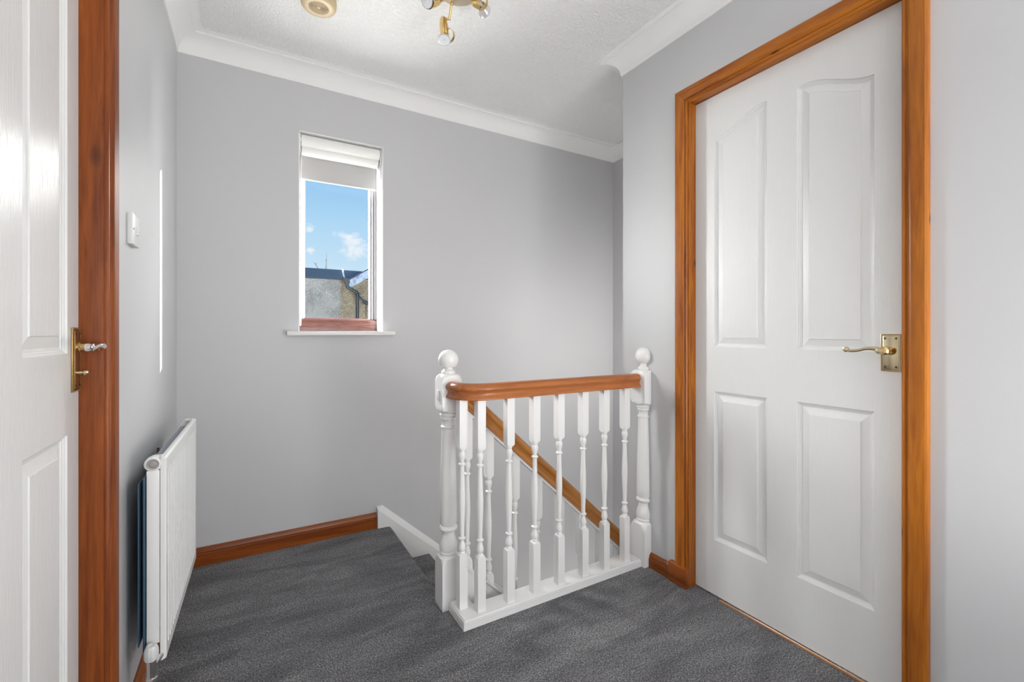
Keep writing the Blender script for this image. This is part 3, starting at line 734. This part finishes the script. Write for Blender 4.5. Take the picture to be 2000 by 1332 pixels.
# ------------------------------------------------------------------ brass ceiling spotlight
PCX, PCY = .690, 1.590
sp = empty('ceiling_spotlight', (PCX, PCY, HC), 'brass three way spotlight cluster on a round ceiling plate', 'ceiling light')
bm = B(); lathe(bm, (PCX, PCY, HC), (0, 0, -1), [(0, .074), (.006, .074), (.012, .070), (.014, .062), (.0145, 0)], 48); obj('ceiling_plate', bm, M_plate, sp)
bm = B(); lathe(bm, (PCX, PCY, HC), (0, 0, -1), [(.0005, .0742), (.0005, .0765), (.005, .0768), (.008, .0755), (.008, .0742)], 48, cap=False); obj('plate_rim', bm, M_gold, sp)
def spot(base, knee, head, aim, bulb_aim, barrel=False, ring_dir=(1, 0, 0), ring_ax=(-.80, -.62, -.25), hl=.060):
    """arm from base to knee; strap shaped head, gimbal ring (or barrel) and reflector bulb"""
    base, knee, head = map(Vector, (base, knee, head)); a = Vector(aim).normalized(); ba = Vector(bulb_aim).normalized(); rd = Vector(ring_dir)
    bm = B(); tube(bm, [base, knee], .0048, 12); tube(bm, [knee+(knee-head).normalized()*.006, knee, knee+(head-knee)*.7], .0040, 10)
    bmesh.ops.create_uvsphere(bm, u_segments=12, v_segments=8, radius=.0075, matrix=Matrix.Translation(base-Vector((0, 0, .003)))); obj('arm', bm, M_gold, sp)
    u = a.cross(Vector((0, 1, 0))).normalized(); w = a.cross(u)
    bm = B(); rings = []                               # folded strap body, rounded on top, slightly tapering
    for t, k in ((0, .55), (.10, .85), (.5, 1), (1.0, .95)):
        cpt = head+a*(hl*t)
        rings.append([cpt+u*(.0165*k*math.cos(q))+w*(.0165*k*math.sin(q)) for q in [math.radians(z) for z in range(0, 181, 15)]]+[cpt-u*.0165*k-w*.008*k, cpt+u*.0165*k-w*.008*k])
    loft(bm, rings); hd = obj('head', bm, M_gold, sp, smooth=40)
    rc = head+a*(hl-.004)
    if barrel:
        bm = B(); lathe(bm, rc-ba*.018, ba, [(0, .018), (.004, .024), (.046, .0275), (.050, .0285), (.050, .0262), (.006, .022)], 40); obj('barrel', bm, M_gold, hd)
        bo = rc-ba*.008
    else:
        bm = B(); n = 40; R = .0255; rd = (rd-ba*rd.dot(ba)).normalized(); ctr = rc+rd*.014; rs = []
        rax = Vector(ring_ax).normalized(); r1 = rax.orthogonal().normalized(); r2 = rax.cross(r1)
        for k in range(n):
            q = 2*math.pi*k/n; d = r1*math.cos(q)+r2*math.sin(q)
            rs.append([ctr+d*R+rax*.0065, ctr+d*R-rax*.0065, ctr+d*(R-.0013)-rax*.0065, ctr+d*(R-.0013)+rax*.0065])
        loft(bm, rs, loop=True, cap=False); obj('gimbal_ring', bm, M_gold, hd)
        bo = rc-ba*.016
    bm = B(); lathe(bm, bo, ba, [(0, .0070), (.010, .0072), (.011, .0055), (.018, .0065), (.026, .0120), (.036, .0200), (.044, .0242), (.047, .0248), (.0475, .0232)], 36); bb = obj('bulb', bm, M_bulbback, hd)
    bm = B(); lathe(bm, bo, ba, [(.0460, .0230), (.0482, .0215), (.0490, .010), (.0495, .005), (.0510, .004), (.0512, 0)], 36); obj('bulb_lens', bm, M_glassb, bb)
spot((.687, 1.650, 2.350), (.687, 1.674, 2.300), (.664, 1.680, 2.302), (.06, -.10, -1.0), (-.22, -.30, -1), ring_dir=(1, -.2, 0), hl=.074)
spot((.655, 1.600, 2.350), (.648, 1.606, 2.336), (.640, 1.618, 2.336), (-.75, -.12, -.55), (-.74, -.34, -.58), barrel=True)
spot((.735, 1.575, 2.350), (.744, 1.564, 2.336), (.738, 1.566, 2.326), (.60, -.55, -.62), (.55, .45, -.05), ring_dir=(.6, .5, .3), ring_ax=(-.85, -.5, -.1), hl=.05)

# ------------------------------------------------------------------ outside: the neighbouring house
nh = empty('neighbour_house', (1.4, 9.2, -2.7), 'grey and tan roughcast neighbouring building seen through the window', 'house')
G = -2.7
bm = B(); box(bm, -4.0, 1.485, 9.0, 12, G, 2.05); obj('wall', bm, M_rc_grey, nh, label='grey roughcast wall')
bm = B(); box(bm, 1.485, 7.0, 9.05, 12, G, 2.05); obj('wall', bm, M_rc_tan, nh, label='tan roughcast wall')
bm = B(); prism(bm, [(8.93, 2.035), (8.90, 2.06), (8.98, 2.225), (9.6, 2.235), (12.0, 2.235), (12.0, 2.035)], 0, -4.1, 1.50)
bm2 = bm; obj('roof', bm, M_slate, nh)
bm = B(); prism(bm, [(8.95, 2.05), (8.93, 2.07), (8.99, 2.225), (9.6, 2.24), (12.0, 2.24), (12.0, 2.05)], 0, 1.503, 2.2); obj('roof', bm, M_slate, nh)
bm = B(); prism(bm, [(1.61, 1.88), (1.70, G), (7.0, G), (7.0, 4.2), (4.9, 4.15)], 1, 8.94, 9.049)
gb_ = [(1.60, 1.90), (1.60, 1.80), (2.10, 1.72), (2.10, G), (6.2, G), (6.2, 3.1), (3.9, 3.35)]
bm.free(); bm = B(); prism(bm, [(1.63, 1.90), (1.78, 1.75), (1.95, 1.60), (1.95, G), (6.4, G), (6.4, 1.9), (4.0, 3.4)], 1, 8.94, 9.049); obj('gable_wall', bm, M_rc_tan, nh)
bm = B(); prism(bm, [(1.615, 2.035), (1.628, 1.880), (4.0, 3.36), (6.4, 1.86), (6.5, 1.98), (4.0, 3.56)], 1, 8.90, 8.939); obj('bargeboard', bm, M_barge, nh)
bm = B(); prism(bm, [(1.600, 2.040), (1.612, 2.022), (4.0, 3.545), (6.5, 1.97), (6.52, 2.00), (4.0, 3.58)], 1, 8.86, 9.3); obj('roof_edge', bm, M_slate, nh)
bm = B(); tube(bm, [(1.50, 8.90, 2.235), (1.515, 8.90, 2.14), (1.54, 8.89, 2.05)], .014, 8); obj('roof_joint_flashing', bm, M_barge, nh)
bm = B()
prism(bm, [(1.50, 2.07), (1.535, 1.95), (1.555, 1.93), (1.60, 1.93), (1.625, 1.99), (1.60, 2.05), (1.55, 2.07)], 1, 8.82, 8.89)
tube(bm, catmull([(1.578, 8.86, 1.96), (1.580, 8.86, 1.90), (1.62, 8.86, 1.87), (1.72, 8.86, 1.815), (1.76, 8.86, 1.79), (1.762, 8.86, 1.74), (1.762, 8.86, 1.2), (1.762, 8.86, G)], 4), .028, 14)
lathe(bm, (1.762, 8.86, 1.73), (0, 0, 1), [(0, .036), (.06, .036), (.075, .028)], 14)
obj('drainpipe', bm, M_pipe, nh)
bm = B(); tube(bm, [(1.78, 8.88, 1.745), (1.86, 8.88, 1.66), (1.93, 8.88, 1.615), (2.0, 8.88, 1.58)], [.012, .014, .03, .018], 8); tube(bm, [(1.86, 8.88, 1.66), (1.87, 8.88, 1.60), (1.95, 8.88, 1.57)], .012, 8); obj('cable_flashing', bm, M_pipe, nh)
bm = B(); box(bm, -6, 9, 2.8, 14, G-.1, G); struct('floor_yard', bm, M_ground)
for nm, pts, lab in (('twig', [[(1.163, 9.45, 2.238), (1.13, 9.45, 2.30), (1.085, 9.45, 2.375), (1.06, 9.45, 2.40)], [(1.10, 9.45, 2.35), (1.12, 9.45, 2.40)]], 'forked bare twig poking above the dark roof, the shorter one'),
                ('twig', [[(1.29, 9.45, 2.238), (1.288, 9.45, 2.45), (1.295, 9.45, 2.62)], [(1.275, 9.45, 2.238), (1.27, 9.45, 2.38)], [(1.289, 9.45, 2.42), (1.275, 9.45, 2.47)]], 'thin upright bare twig poking above the dark roof, the taller one')):
    bm = B()
    for p in pts: tube(bm, p, [.006]*(len(p)-1)+[.002], 6)
    tag(obj(nm, bm, M_twig), lab, 'twig', 'twigs above the neighbouring roof')
